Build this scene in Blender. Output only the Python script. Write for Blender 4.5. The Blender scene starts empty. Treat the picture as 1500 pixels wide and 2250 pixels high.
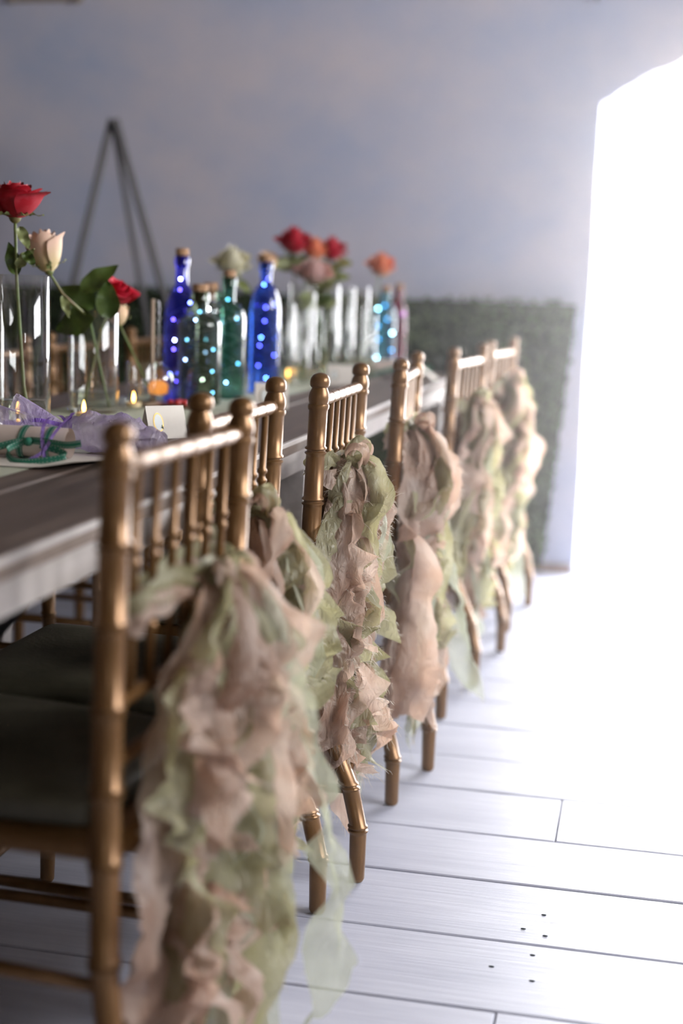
import bpy, math, random
from mathutils import Vector, Matrix, noise as mnoise

random.seed(7)
D = bpy.data
C = bpy.context.scene.collection
S = bpy.context.scene
PI = math.pi
sin, cos = math.sin, math.cos

# ------------------------------------------------------------------ camera
YAW = math.radians(11.8); PITCH = math.atan(495 / 3125); ROLL = math.radians(1.9); HC = 1.07
fw = Vector((-sin(YAW) * cos(PITCH), cos(YAW) * cos(PITCH), -sin(PITCH)))
r0 = Vector((cos(YAW), sin(YAW), 0)); u0 = r0.cross(fw)
rt = cos(ROLL) * r0 + sin(ROLL) * u0; up = -sin(ROLL) * r0 + cos(ROLL) * u0
cd = D.cameras.new('camera'); cam = D.objects.new('camera', cd); C.objects.link(cam)
cam.matrix_world = Matrix(((rt.x, up.x, -fw.x, 0), (rt.y, up.y, -fw.y, 0), (rt.z, up.z, -fw.z, HC), (0, 0, 0, 1)))
cd.sensor_fit = 'VERTICAL'; cd.sensor_height = 36; cd.lens = 50
cd.clip_start = 0.05; cd.clip_end = 200
cd.dof.use_dof = True; cd.dof.focus_distance = 2.52; cd.dof.aperture_fstop = 1.5
S.camera = cam

# ------------------------------------------------------------------ world, light, exposure
W = D.worlds.new('World'); S.world = W; W.use_nodes = True
bg = W.node_tree.nodes['Background']
bg.inputs[0].default_value = (0.98, 0.985, 1.0, 1); bg.inputs[1].default_value = 24.0
S.view_settings.view_transform = 'Standard'; S.view_settings.look = 'None'
S.view_settings.gamma = 1.0; S.view_settings.use_curve_mapping = False
S.view_settings.exposure = 0.0
def portal(name, loc, rot, sx, sy):
    l = D.lights.new(name, 'AREA'); l.shape = 'RECTANGLE'; l.size = sx; l.size_y = sy
    l.cycles.is_portal = True
    o = D.objects.new(name, l); C.objects.link(o); o.location = loc; o.rotation_euler = rot
# sky portals only guide the sampling of daylight through the openings
portal('doorway_portal', (0.69, 5.66, 1.02), (-PI / 2, 0, 0), 1.9, 2.1)
portal('side_opening_portal', (2.74, 2.1, 2.1), (0, PI / 2, 0), 1.2, 2.4)
portal('rear_opening_portal', (1.7, -2.74, 1.9), (PI / 2, 0, 0), 0.5, 0.5)
try:
    S.cycles.use_denoising = True
    S.cycles.denoiser = 'OPENIMAGEDENOISE'
    S.cycles.denoising_input_passes = 'RGB_ALBEDO_NORMAL'
    S.cycles.max_bounces = 8; S.cycles.diffuse_bounces = 4; S.cycles.glossy_bounces = 3; S.cycles.volume_bounces = 1
    S.cycles.use_adaptive_sampling = True; S.cycles.adaptive_threshold = 0.02
    S.cycles.transmission_bounces = 8; S.cycles.transparent_max_bounces = 32
    S.cycles.caustics_reflective = False; S.cycles.caustics_refractive = False
    S.cycles.sample_clamp_indirect = 6.0
except Exception:
    pass

# ------------------------------------------------------------------ materials
def hexc(r, g, b): return (r, g, b, 1)
def newmat(name):
    m = D.materials.new(name); m.use_nodes = True
    return m, m.node_tree, m.node_tree.nodes['Principled BSDF']
def pmat(name, col, rough=0.5, metal=0.0, spec=0.5, col2=None, scale=(5, 5, 5), detail=4, lo=0.35, hi=0.65,
         bump=0.0, bscale=None, coat=0.0, sheen=0.0, coord='Object', rvar=0.0):
    m, t, b = newmat(name)
    b.inputs['Base Color'].default_value = (*col, 1); b.inputs['Roughness'].default_value = rough
    b.inputs['Metallic'].default_value = metal; b.inputs['Specular IOR Level'].default_value = spec
    b.inputs['Coat Weight'].default_value = coat; b.inputs['Sheen Weight'].default_value = sheen
    if col2 is not None or bump:
        tc = t.nodes.new('ShaderNodeTexCoord'); mp = t.nodes.new('ShaderNodeMapping')
        mp.inputs['Scale'].default_value = scale; t.links.new(tc.outputs[coord], mp.inputs[0])
        n = t.nodes.new('ShaderNodeTexNoise'); n.inputs['Scale'].default_value = 1.0; n.inputs['Detail'].default_value = detail
        n.inputs['Roughness'].default_value = 0.6
        t.links.new(mp.outputs[0], n.inputs['Vector'])
        if col2 is not None:
            r = t.nodes.new('ShaderNodeValToRGB')
            r.color_ramp.elements[0].position = lo; r.color_ramp.elements[0].color = (*col, 1)
            r.color_ramp.elements[1].position = hi; r.color_ramp.elements[1].color = (*col2, 1)
            t.links.new(n.outputs['Fac'], r.inputs[0]); t.links.new(r.outputs[0], b.inputs['Base Color'])
        if rvar:
            mr = t.nodes.new('ShaderNodeMapRange'); mr.inputs['To Min'].default_value = rough - rvar; mr.inputs['To Max'].default_value = rough + rvar
            t.links.new(n.outputs['Fac'], mr.inputs['Value']); t.links.new(mr.outputs[0], b.inputs['Roughness'])
        if bump:
            n2 = n
            if bscale:
                mp2 = t.nodes.new('ShaderNodeMapping'); mp2.inputs['Scale'].default_value = bscale
                t.links.new(tc.outputs[coord], mp2.inputs[0])
                n2 = t.nodes.new('ShaderNodeTexNoise'); n2.inputs['Scale'].default_value = 1; n2.inputs['Detail'].default_value = 5
                t.links.new(mp2.outputs[0], n2.inputs['Vector'])
            bp = t.nodes.new('ShaderNodeBump'); bp.inputs['Strength'].default_value = bump; bp.inputs['Distance'].default_value = 0.01
            t.links.new(n2.outputs['Fac'], bp.inputs['Height']); t.links.new(bp.outputs[0], b.inputs['Normal'])
    return m
def glassmat(name, tint=(1, 1, 1), rough=0.0, ior=1.5, body=0.0, bodycol=(0, 0, 0)):
    """thin-walled clear or coloured glass: Fresnel reflection over tinted see-through, plus a little cloudy body colour"""
    m = D.materials.new(name); m.use_nodes = True; t = m.node_tree; t.nodes.clear()
    out = t.nodes.new('ShaderNodeOutputMaterial')
    tr = t.nodes.new('ShaderNodeBsdfTransparent'); tr.inputs[0].default_value = (*tint, 1)
    gl = t.nodes.new('ShaderNodeBsdfGlossy'); gl.inputs['Roughness'].default_value = rough
    lw = t.nodes.new('ShaderNodeLayerWeight'); lw.inputs['Blend'].default_value = 0.5
    pw = t.nodes.new('ShaderNodeMath'); pw.operation = 'POWER'; pw.inputs[1].default_value = 3.0
    fr = t.nodes.new('ShaderNodeMapRange'); f0 = ((ior - 1) / (ior + 1)) ** 2
    fr.inputs['To Min'].default_value = f0 * 1.4; fr.inputs['To Max'].default_value = 0.95
    t.links.new(lw.outputs['Facing'], pw.inputs[0]); t.links.new(pw.outputs[0], fr.inputs['Value'])
    mx = t.nodes.new('ShaderNodeMixShader')
    src = tr
    if body > 0:
        df = t.nodes.new('ShaderNodeBsdfTranslucent'); df.inputs[0].default_value = (*bodycol, 1)
        mb = t.nodes.new('ShaderNodeMixShader'); mb.inputs[0].default_value = body
        t.links.new(tr.outputs[0], mb.inputs[1]); t.links.new(df.outputs[0], mb.inputs[2]); src = mb
    t.links.new(fr.outputs[0], mx.inputs[0]); t.links.new(src.outputs[0], mx.inputs[1]); t.links.new(gl.outputs[0], mx.inputs[2])
    t.links.new(mx.outputs[0], out.inputs[0])
    return m
def clothmat(name, col, col2, trans=0.45, alpha=0.12, scale=14):
    """sheer woven chiffon: diffuse + translucent + a little see-through"""
    m = D.materials.new(name); m.use_nodes = True; t = m.node_tree; t.nodes.clear()
    out = t.nodes.new('ShaderNodeOutputMaterial')
    tc = t.nodes.new('ShaderNodeTexCoord')
    n = t.nodes.new('ShaderNodeTexNoise'); n.inputs['Scale'].default_value = scale; n.inputs['Detail'].default_value = 3
    t.links.new(tc.outputs['Object'], n.inputs['Vector'])
    r = t.nodes.new('ShaderNodeValToRGB')
    r.color_ramp.elements[0].position = 0.38; r.color_ramp.elements[0].color = (*col, 1)
    r.color_ramp.elements[1].position = 0.62; r.color_ramp.elements[1].color = (*col2, 1)
    t.links.new(n.outputs['Fac'], r.inputs[0])
    df = t.nodes.new('ShaderNodeBsdfDiffuse'); tl = t.nodes.new('ShaderNodeBsdfTranslucent')
    mp = t.nodes.new('ShaderNodeMapping'); mp.inputs['Scale'].default_value = (60, 60, 16); t.links.new(tc.outputs['Object'], mp.inputs[0])
    n2 = t.nodes.new('ShaderNodeTexNoise'); n2.inputs['Scale'].default_value = 1; n2.inputs['Detail'].default_value = 4; n2.inputs['Distortion'].default_value = 1.5
    t.links.new(mp.outputs[0], n2.inputs['Vector'])
    bp = t.nodes.new('ShaderNodeBump'); bp.inputs['Strength'].default_value = 0.8; bp.inputs['Distance'].default_value = 0.012
    t.links.new(n2.outputs['Fac'], bp.inputs['Height']); t.links.new(bp.outputs[0], df.inputs['Normal']); t.links.new(bp.outputs[0], tl.inputs['Normal'])
    t.links.new(r.outputs[0], df.inputs[0]); t.links.new(r.outputs[0], tl.inputs[0])
    m1 = t.nodes.new('ShaderNodeMixShader'); m1.inputs[0].default_value = trans
    t.links.new(df.outputs[0], m1.inputs[1]); t.links.new(tl.outputs[0], m1.inputs[2])
    gl = t.nodes.new('ShaderNodeBsdfGlossy'); gl.inputs['Roughness'].default_value = 0.45
    t.links.new(bp.outputs[0], gl.inputs['Normal'])
    m3 = t.nodes.new('ShaderNodeMixShader'); m3.inputs[0].default_value = 0.06
    t.links.new(m1.outputs[0], m3.inputs[1]); t.links.new(gl.outputs[0], m3.inputs[2])
    tr = t.nodes.new('ShaderNodeBsdfTransparent')
    m2 = t.nodes.new('ShaderNodeMixShader'); m2.inputs[0].default_value = alpha
    t.links.new(m3.outputs[0], m2.inputs[1]); t.links.new(tr.outputs[0], m2.inputs[2])
    t.links.new(m2.outputs[0], out.inputs[0])
    return m
def emat(name, col, strength):
    m = D.materials.new(name); m.use_nodes = True; t = m.node_tree; t.nodes.clear()
    out = t.nodes.new('ShaderNodeOutputMaterial'); e = t.nodes.new('ShaderNodeEmission')
    e.inputs[0].default_value = (*col, 1); e.inputs[1].default_value = strength
    t.links.new(e.outputs[0], out.inputs[0])
    return m

M = {}
M['plaster'] = pmat('plaster', (0.41, 0.46, 0.60), 0.9, col2=(0.62, 0.57, 0.60), scale=(1.6, 1.6, 2.2), detail=7, lo=0.32, hi=0.70, bump=0.35, bscale=(9, 9, 9), coord='Object')
M['ceiling'] = pmat('ceiling_timber', (0.20, 0.16, 0.13), 0.8, col2=(0.14, 0.11, 0.09), scale=(2, 2, 2))
M['concrete'] = pmat('pale_concrete', (0.62, 0.6, 0.58), 0.85, col2=(0.7, 0.68, 0.66), scale=(3, 3, 3))
M['subfloor'] = pmat('dark_subfloor', (0.02, 0.03, 0.035), 0.95)
M['baseboard'] = pmat('brown_baseboard', (0.2, 0.13, 0.11), 0.7, col2=(0.27, 0.19, 0.16), scale=(4, 30, 30))
M['gold'] = pmat('bronze_gold_paint', (0.155, 0.076, 0.025), 0.31, metal=0.45, col2=(0.195, 0.10, 0.036), scale=(30, 30, 12), bump=0.04, bscale=(160, 160, 30))
M['cushion'] = pmat('olive_leatherette', (0.075, 0.068, 0.045), 0.5, col2=(0.11, 0.10, 0.068), scale=(12, 12, 12), bump=0.15, bscale=(150, 150, 150))
M['board'] = pmat('weathered_table_board', (0.075, 0.05, 0.038), 0.58, spec=.35, col2=(0.17, 0.125, 0.10), scale=(28, 1.6, 20), detail=6, lo=0.3, hi=0.7, bump=0.25, bscale=(70, 3, 40), rvar=0.1)
M['tablepaint'] = pmat('worn_white_paint', (0.31, 0.27, 0.245), 0.55, col2=(0.48, 0.44, 0.42), scale=(10, 2.2, 14), detail=6, lo=0.35, hi=0.6, bump=0.2, bscale=(40, 4, 40))
M['iron'] = pmat('dark_iron', (0.02, 0.02, 0.022), 0.5, metal=0.6)
M['cork'] = pmat('cork', (0.30, 0.16, 0.08), 0.85, col2=(0.42, 0.26, 0.15), scale=(90, 90, 90))
M['glass'] = glassmat('clear_glass', (0.985, 0.99, 0.985))
M['globe_glass'] = glassmat('thick_globe_glass', (0.93, 0.93, 0.92), ior=1.9)
M['water'] = glassmat('water', (0.93, 0.95, 0.88), ior=1.33)
M['blush'] = clothmat('blush_chiffon', (0.58, 0.39, 0.285), (0.68, 0.53, 0.43), trans=.62)
M['sage'] = clothmat('sage_chiffon', (0.37, 0.34, 0.17), (0.51, 0.48, 0.30), trans=.62)
M['sheer'] = clothmat('sheer_pale_sage_chiffon', (0.54, 0.57, 0.41), (0.64, 0.66, 0.51), alpha=0.40)
M['fray'] = clothmat('frayed_thread', (0.70, 0.62, 0.52), (0.72, 0.68, 0.58), trans=0.4, alpha=0.0)
M['lavender'] = clothmat('lavender_organza', (0.40, 0.30, 0.56), (0.62, 0.54, 0.66), alpha=0.35)
M['purple'] = clothmat('purple_ribbon', (0.24, 0.11, 0.56), (0.34, 0.20, 0.64), alpha=0.05)
M['green_rib'] = pmat('green_satin_ribbon', (0.02, 0.16, 0.10), 0.45, col2=(0.03, 0.20, 0.13), scale=(40, 40, 40))
M['thread'] = pmat('white_stitching', (0.7, 0.75, 0.7), 0.8)
M['paper'] = pmat('parchment', (0.58, 0.48, 0.42), 0.8, col2=(0.64, 0.54, 0.48), scale=(9, 9, 9))
M['card'] = pmat('white_card', (0.72, 0.67, 0.60), 0.8, col2=(0.78, 0.73, 0.66), scale=(20, 20, 20))
M['goldfoil'] = pmat('gold_foil', (0.45, 0.30, 0.10), 0.35, metal=0.8)
M['enamel'] = pmat('pale_enamel', (0.74, 0.78, 0.76), 0.4)
M['runner'] = pmat('pale_sage_runner', (0.44, 0.47, 0.35), 0.85, col2=(0.54, 0.56, 0.44), scale=(12, 12, 12), bump=0.2, bscale=(120, 120, 120))
M['stem'] = pmat('green_stem', (0.10, 0.17, 0.035), 0.5, col2=(0.16, 0.10, 0.04), scale=(8, 8, 8))
M['leaf'] = pmat('rose_leaf', (0.03, 0.06, 0.008), 0.4, col2=(0.065, 0.10, 0.015), scale=(18, 18, 18), bump=0.2, bscale=(90, 90, 90))
M['leaf_pale'] = pmat('young_leaf', (0.20, 0.24, 0.08), 0.45, col2=(0.28, 0.30, 0.13), scale=(18, 18, 18))
M['box_leaf'] = pmat('boxwood_leaf', (0.018, 0.035, 0.012), 0.5, col2=(0.07, 0.11, 0.035), scale=(6, 6, 6))
M['hedge_back'] = pmat('hedge_backing', (0.008, 0.013, 0.007), 0.95)
M['easel'] = pmat('grey_timber', (0.085, 0.08, 0.08), 0.7, col2=(0.12, 0.112, 0.11), scale=(20, 20, 3))
M['oldwood'] = pmat('old_frame_wood', (0.22, 0.17, 0.12), 0.7, col2=(0.32, 0.25, 0.18), scale=(20, 5, 20))
M['wax'] = pmat('wax', (0.8, 0.62, 0.35), 0.5)
M['flame'] = emat('candle_flame', (1.0, 0.50, 0.12), 14.0)
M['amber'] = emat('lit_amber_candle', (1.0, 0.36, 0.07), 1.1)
M['led_blue'] = emat('led_blue', (0.30, 0.42, 1.0), 60.0)
M['led_violet'] = emat('led_violet', (0.30, 0.20, 1.0), 30.0)
M['led_cyan'] = emat('led_cyan', (0.18, 0.50, 1.0), 26.0)
M['led_white'] = emat('led_white', (0.75, 0.85, 1.0), 110.0)
M['wire'] = pmat('silver_wire', (0.5, 0.5, 0.52), 0.3, metal=1.0)
M['berry'] = pmat('red_berry', (0.5, 0.03, 0.03), 0.3)
M['dish'] = pmat('dark_wooden_dish', (0.12, 0.05, 0.03), 0.5, col2=(0.17, 0.08, 0.05), scale=(20, 20, 20))
M['dowel'] = pmat('pale_dowel', (0.45, 0.34, 0.25), 0.6, col2=(0.52, 0.4, 0.3), scale=(30, 30, 4))
def plank_material():
    m, t, b = newmat('white_painted_plank')
    oi = t.nodes.new('ShaderNodeObjectInfo'); tc = t.nodes.new('ShaderNodeTexCoord')
    ad = t.nodes.new('ShaderNodeVectorMath'); ad.operation = 'ADD'
    t.links.new(tc.outputs['Object'], ad.inputs[0])
    cmb = t.nodes.new('ShaderNodeCombineXYZ'); mu = t.nodes.new('ShaderNodeMath'); mu.operation = 'MULTIPLY'; mu.inputs[1].default_value = 37
    t.links.new(oi.outputs['Random'], mu.inputs[0]); t.links.new(mu.outputs[0], cmb.inputs[2]); t.links.new(cmb.outputs[0], ad.inputs[1])
    def noise(sc, det):
        mp = t.nodes.new('ShaderNodeMapping'); mp.inputs['Scale'].default_value = sc
        t.links.new(ad.outputs[0], mp.inputs[0])
        n = t.nodes.new('ShaderNodeTexNoise'); n.inputs['Scale'].default_value = 1; n.inputs['Detail'].default_value = det
        n.inputs['Roughness'].default_value = 0.65
        t.links.new(mp.outputs[0], n.inputs['Vector']); return n
    g = noise((4, 110, 10), 5); bl = noise((3, 9, 3), 4); wear = noise((11, 60, 9), 6)
    r = t.nodes.new('ShaderNodeValToRGB')
    r.color_ramp.elements[0].position = 0.3; r.color_ramp.elements[0].color = (0.43, 0.44, 0.525, 1)
    r.color_ramp.elements[1].position = 0.68; r.color_ramp.elements[1].color = (0.515, 0.525, 0.605, 1)
    t.links.new(g.outputs['Fac'], r.inputs[0])
    r2 = t.nodes.new('ShaderNodeValToRGB')
    r2.color_ramp.elements[0].position = 0.3; r2.color_ramp.elements[0].color = (0.84, 0.85, 0.88, 1)
    r2.color_ramp.elements[1].position = 0.7; r2.color_ramp.elements[1].color = (1.05, 1.05, 1.05, 1)
    t.links.new(bl.outputs['Fac'], r2.inputs[0])
    mx = t.nodes.new('ShaderNodeMix'); mx.data_type = 'RGBA'; mx.blend_type = 'MULTIPLY'; mx.inputs[0].default_value = 1
    t.links.new(r.outputs[0], mx.inputs[6]); t.links.new(r2.outputs[0], mx.inputs[7])
    r3 = t.nodes.new('ShaderNodeValToRGB')
    r3.color_ramp.elements[0].position = 0.24; r3.color_ramp.elements[0].color = (1, 1, 1, 1)
    r3.color_ramp.elements[1].position = 0.31; r3.color_ramp.elements[1].color = (0, 0, 0, 1)
    t.links.new(wear.outputs['Fac'], r3.inputs[0])
    mw = t.nodes.new('ShaderNodeMix'); mw.data_type = 'RGBA'
    t.links.new(r3.outputs[0], mw.inputs[0]); t.links.new(mx.outputs[2], mw.inputs[6]); mw.inputs[7].default_value = (0.30, 0.30, 0.34, 1)
    t.links.new(mw.outputs[2], b.inputs['Base Color'])
    mr = t.nodes.new('ShaderNodeMapRange'); mr.inputs['To Min'].default_value = 0.34; mr.inputs['To Max'].default_value = 0.52
    t.links.new(bl.outputs['Fac'], mr.inputs['Value']); t.links.new(mr.outputs[0], b.inputs['Roughness'])
    bp = t.nodes.new('ShaderNodeBump'); bp.inputs['Strength'].default_value = 0.22; bp.inputs['Distance'].default_value = 0.004
    t.links.new(g.outputs['Fac'], bp.inputs['Height']); t.links.new(bp.outputs[0], b.inputs['Normal'])
    return m
M['plank'] = plank_material()
def petal_material(name, tip, base, back):
    """petal colour runs from the foot (UV v=0) to the rim and is paler on its outer face"""
    m, t, b = newmat(name)
    tc = t.nodes.new('ShaderNodeTexCoord'); sp = t.nodes.new('ShaderNodeSeparateXYZ')
    t.links.new(tc.outputs['UV'], sp.inputs[0])
    r = t.nodes.new('ShaderNodeValToRGB')
    r.color_ramp.elements[0].position = 0.15; r.color_ramp.elements[0].color = (*base, 1)
    r.color_ramp.elements[1].position = 0.8; r.color_ramp.elements[1].color = (*tip, 1)
    t.links.new(sp.outputs[1], r.inputs[0])
    n = t.nodes.new('ShaderNodeTexNoise'); n.inputs['Scale'].default_value = 45; t.links.new(tc.outputs['Object'], n.inputs['Vector'])
    mx = t.nodes.new('ShaderNodeMix'); mx.data_type = 'RGBA'
    mr = t.nodes.new('ShaderNodeMapRange'); mr.inputs['From Min'].default_value = 0.5; mr.inputs['From Max'].default_value = 0.75; mr.inputs['To Max'].default_value = 0.6
    t.links.new(n.outputs['Fac'], mr.inputs['Value']); t.links.new(mr.outputs[0], mx.inputs[0])
    t.links.new(r.outputs[0], mx.inputs[6]); mx.inputs[7].default_value = (*back, 1)
    t.links.new(mx.outputs[2], b.inputs['Base Color']); b.inputs['Roughness'].default_value = 0.55
    b.inputs['Sheen Weight'].default_value = 0.0; b.inputs['Specular IOR Level'].default_value = 0.25
    b.inputs['Subsurface Weight'].default_value = 0.0
    return m
M['p_red'] = petal_material('crimson_petal', (0.30, 0.004, 0.012), (0.34, 0.012, 0.02), (0.42, 0.05, 0.07))
M['p_cream'] = petal_material('cream_petal', (0.66, 0.44, 0.33), (0.62, 0.50, 0.25), (0.72, 0.58, 0.42))
M['p_white'] = petal_material('ivory_petal', (0.72, 0.68, 0.50), (0.62, 0.60, 0.36), (0.75, 0.72, 0.58))
M['p_pink'] = petal_material('hot_pink_petal', (0.48, 0.01, 0.03), (0.5, 0.06, 0.08), (0.55, 0.04, 0.07))
M['p_peach'] = petal_material('peach_petal', (0.70, 0.48, 0.30), (0.68, 0.5, 0.3), (0.74, 0.55, 0.38))
M['p_coral'] = petal_material('coral_petal', (0.75, 0.24, 0.12), (0.72, 0.3, 0.15), (0.78, 0.36, 0.2))
M['p_blush'] = petal_material('blush_petal', (0.62, 0.40, 0.36), (0.6, 0.44, 0.34), (0.7, 0.5, 0.45))

# ------------------------------------------------------------------ mesh helpers
class MB:
    def __init__(s): s.v = []; s.f = []; s.uv = None
    def add(s, v, f):
        o = len(s.v); s.v += [tuple(p) for p in v]; s.f += [tuple(i + o for i in q) for q in f]
    def box(s, c, d, rotz=0):
        x, y, z = d[0] / 2, d[1] / 2, d[2] / 2
        R = Matrix.Rotation(rotz, 3, 'Z'); c = Vector(c)
        v = [c + R @ Vector(p) for p in [(-x, -y, -z), (x, -y, -z), (x, y, -z), (-x, y, -z), (-x, -y, z), (x, -y, z), (x, y, z), (-x, y, z)]]
        s.add(v, [(0, 3, 2, 1), (4, 5, 6, 7), (0, 1, 5, 4), (1, 2, 6, 5), (2, 3, 7, 6), (3, 0, 4, 7)])
    def bbox(s, x0, x1, y0, y1, z0, z1, b=0.002):
        """box with a chamfered upper rim"""
        v = []
        for (i, z) in ((0, z0), (0, z1 - b), (b, z1)):
            v += [(x0 + i, y0 + i, z), (x1 - i, y0 + i, z), (x1 - i, y1 - i, z), (x0 + i, y1 - i, z)]
        f = [(0, 3, 2, 1), (8, 9, 10, 11)]
        for k in (0, 4):
            for j in range(4): f.append((k + j, k + (j + 1) % 4, k + 4 + (j + 1) % 4, k + 4 + j))
        s.add(v, f)
    def tube(s, pts, rad, seg=10, cap=True, squash=None):
        pts = [Vector(p) for p in pts]; n = len(pts)
        if not hasattr(rad, '__len__'): rad = [rad] * n
        v = []; prev = None
        for i, p in enumerate(pts):
            t = (pts[min(i + 1, n - 1)] - pts[max(i - 1, 0)])
            if t.length < 1e-9: t = Vector((0, 0, 1))
            t.normalize()
            if prev is None:
                a = Vector((1, 0, 0)) if abs(t.x) < 0.9 else Vector((0, 1, 0))
                e = (a - t * a.dot(t)).normalized()
            else:
                e = (prev - t * prev.dot(t)); e = e.normalized() if e.length > 1e-6 else prev
            prev = e; g = t.cross(e)
            for k in range(seg):
                an = 2 * PI * k / seg
                v.append(p + rad[i] * (cos(an) * e + sin(an) * g))
        f = []
        for i in range(n - 1):
            for k in range(seg):
                f.append((i * seg + k, i * seg + (k + 1) % seg, (i + 1) * seg + (k + 1) % seg, (i + 1) * seg + k))
        if cap:
            f.append(tuple(range(seg - 1, -1, -1))); f.append(tuple((n - 1) * seg + k for k in range(seg)))
        s.add(v, f)
    def lathe(s, prof, seg=20, off=lambda z: (0, 0), cap=True):
        v = []
        for r, z in prof:
            ox, oy = off(z)
            for k in range(seg):
                a = 2 * PI * k / seg; v.append((ox + r * cos(a), oy + r * sin(a), z))
        f = []
        for i in range(len(prof) - 1):
            for k in range(seg):
                f.append((i * seg + k, i * seg + (k + 1) % seg, (i + 1) * seg + (k + 1) % seg, (i + 1) * seg + k))
        if cap:
            f.append(tuple(range(seg - 1, -1, -1))); f.append(tuple((len(prof) - 1) * seg + k for k in range(seg)))
        s.add(v, f)
    def grid(s, fn, nu, nv):
        v = [fn(i / nu, j / nv) for i in range(nu + 1) for j in range(nv + 1)]
        f = [(i * (nv + 1) + j, (i + 1) * (nv + 1) + j, (i + 1) * (nv + 1) + j + 1, i * (nv + 1) + j + 1) for i in range(nu) for j in range(nv)]
        s.add(v, f)
    def sphere(s, c, r, seg=10, rings=7, sc=(1, 1, 1)):
        c = Vector(c); v = [c + Vector((0, 0, -r * sc[2]))]
        for i in range(1, rings):
            a = -PI / 2 + PI * i / rings
            for k in range(seg):
                b = 2 * PI * k / seg
                v.append(c + Vector((r * sc[0] * cos(a) * cos(b), r * sc[1] * cos(a) * sin(b), r * sc[2] * sin(a))))
        v.append(c + Vector((0, 0, r * sc[2]))); f = []
        for k in range(seg): f.append((0, 1 + (k + 1) % seg, 1 + k))
        for i in range(rings - 2):
            for k in range(seg):
                a = 1 + i * seg; f.append((a + k, a + (k + 1) % seg, a + seg + (k + 1) % seg, a + seg + k))
        a = 1 + (rings - 2) * seg
        for k in range(seg): f.append((a + k, a + (k + 1) % seg, len(v) - 1))
        s.add(v, f)
    def mesh(s, name, smooth=True):
        me = D.meshes.new(name); me.from_pydata(s.v, [], s.f); me.update()
        if smooth: me.polygons.foreach_set('use_smooth', [True] * len(me.polygons))
        return me
    def build(s, name, mat, parent=None, smooth=True, angle=None):
        me = s.mesh(name, smooth); o = D.objects.new(name, me); C.objects.link(o)
        me.materials.append(M[mat] if isinstance(mat, str) else mat)
        if smooth and angle is not None: me.set_sharp_from_angle(angle=math.radians(angle))
        if parent: o.parent = parent
        return o
def tag(o, label, cat, group=None, kind=None):
    o['label'] = label; o['category'] = cat
    if group: o['group'] = group
    if kind: o['kind'] = kind
    return o
def thing(name, label, cat, loc=(0, 0, 0), rz=0, group=None):
    o = D.objects.new(name, None); C.objects.link(o); o.empty_display_size = 0.05
    o.location = loc; o.rotation_euler = (0, 0, rz)
    return tag(o, label, cat, group)
def struct(o, label=None, cat=None):
    o['kind'] = 'structure'
    if label: o['label'] = label
    if cat: o['category'] = cat
    return o
def copy_tree(o, parent=None):
    c = o.copy(); C.objects.link(c); c.parent = parent
    for ch in list(o.children): copy_tree(ch, c)
    return c
def link_mesh(name, me, parent=None):
    o = D.objects.new(name, me); C.objects.link(o); o.parent = parent
    return o

# ================================================================== THE ROOM
X0, X1, Y0, Y1, ZC = -3.2, 2.7, -2.7, 5.5, 3.1
# floor of painted planks, boards run across the room
fl = D.objects.new('floor', None); C.objects.link(fl); struct(fl, 'white painted timber plank floor with dark gaps', 'floor')
b = MB(); b.box(((X0 + X1) / 2, (Y0 + Y1) / 2, -0.055), (X1 - X0 + .4, Y1 - Y0 + .2, 0.03)); b.build('subfloor', 'subfloor', fl, smooth=False)
edges = [2.01, 2.25, 2.49, 2.715, 2.96]
while edges[0] > Y0: edges.insert(0, edges[0] - random.uniform(0.215, 0.25))
while edges[-1] < Y1 - .1: edges.append(edges[-1] + random.uniform(0.215, 0.25))
rng = random.Random(11)
plank_rows = []
for i in range(len(edges) - 1):
    ya, yb = edges[i], min(edges[i + 1], Y1 + .05)
    if abs(ya - 2.715) < .01: js = [-2.3, -0.114, 1.9]
    elif abs(yb - 2.01) < .01: js = [-1.9, -0.157, 2.0]
    else:
        a = rng.choice([rng.uniform(-2.4, -.9), rng.uniform(.45, 1.4)]); js = [a]
        if a > 0: js = [a - 2.3, a]
        else: js = [a, a + 2.7]
    xs = [X0] + [x for x in js if X0 + .3 < x < X1 - .3] + [X1]
    gap = 0.0062 if abs(ya - 2.25) < .02 or abs(ya - 2.01) < .02 or abs(ya - 2.49) < .02 else rng.uniform(0.003, 0.0065)
    for k in range(len(xs) - 1):
        m = MB(); dz = rng.uniform(-0.0012, 0.0008) - 0.001
        cx, cy = (xs[k] + xs[k + 1]) / 2, (ya + yb) / 2
        m.bbox(xs[k] + .001 - cx, xs[k + 1] - .001 - cx, ya + gap / 2 - cy, yb - gap / 2 - cy, -0.03, dz, 0.0022)
        o = m.build('plank', 'plank', fl, smooth=False); o.location = (cx, cy, 0)
nh = MB(); nh.lathe([(0.0, 0.0), (0.0036, 0.0), (0.0036, 0.0006), (0.0, 0.0009)], 8, cap=False); nm = nh.mesh('nail_hole'); nm.materials.append(M['subfloor'])
for x, y in [(-.118, 2.211), (-.179, 2.153), (-.112, 2.122), (-.111, 2.37), (-.103, 2.288), (-.141, 2.305)]:
    o = link_mesh('nail_hole', nm, fl); o.location = (x, y, -0.0006); o.scale = (1.25, .8, 1)

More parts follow.
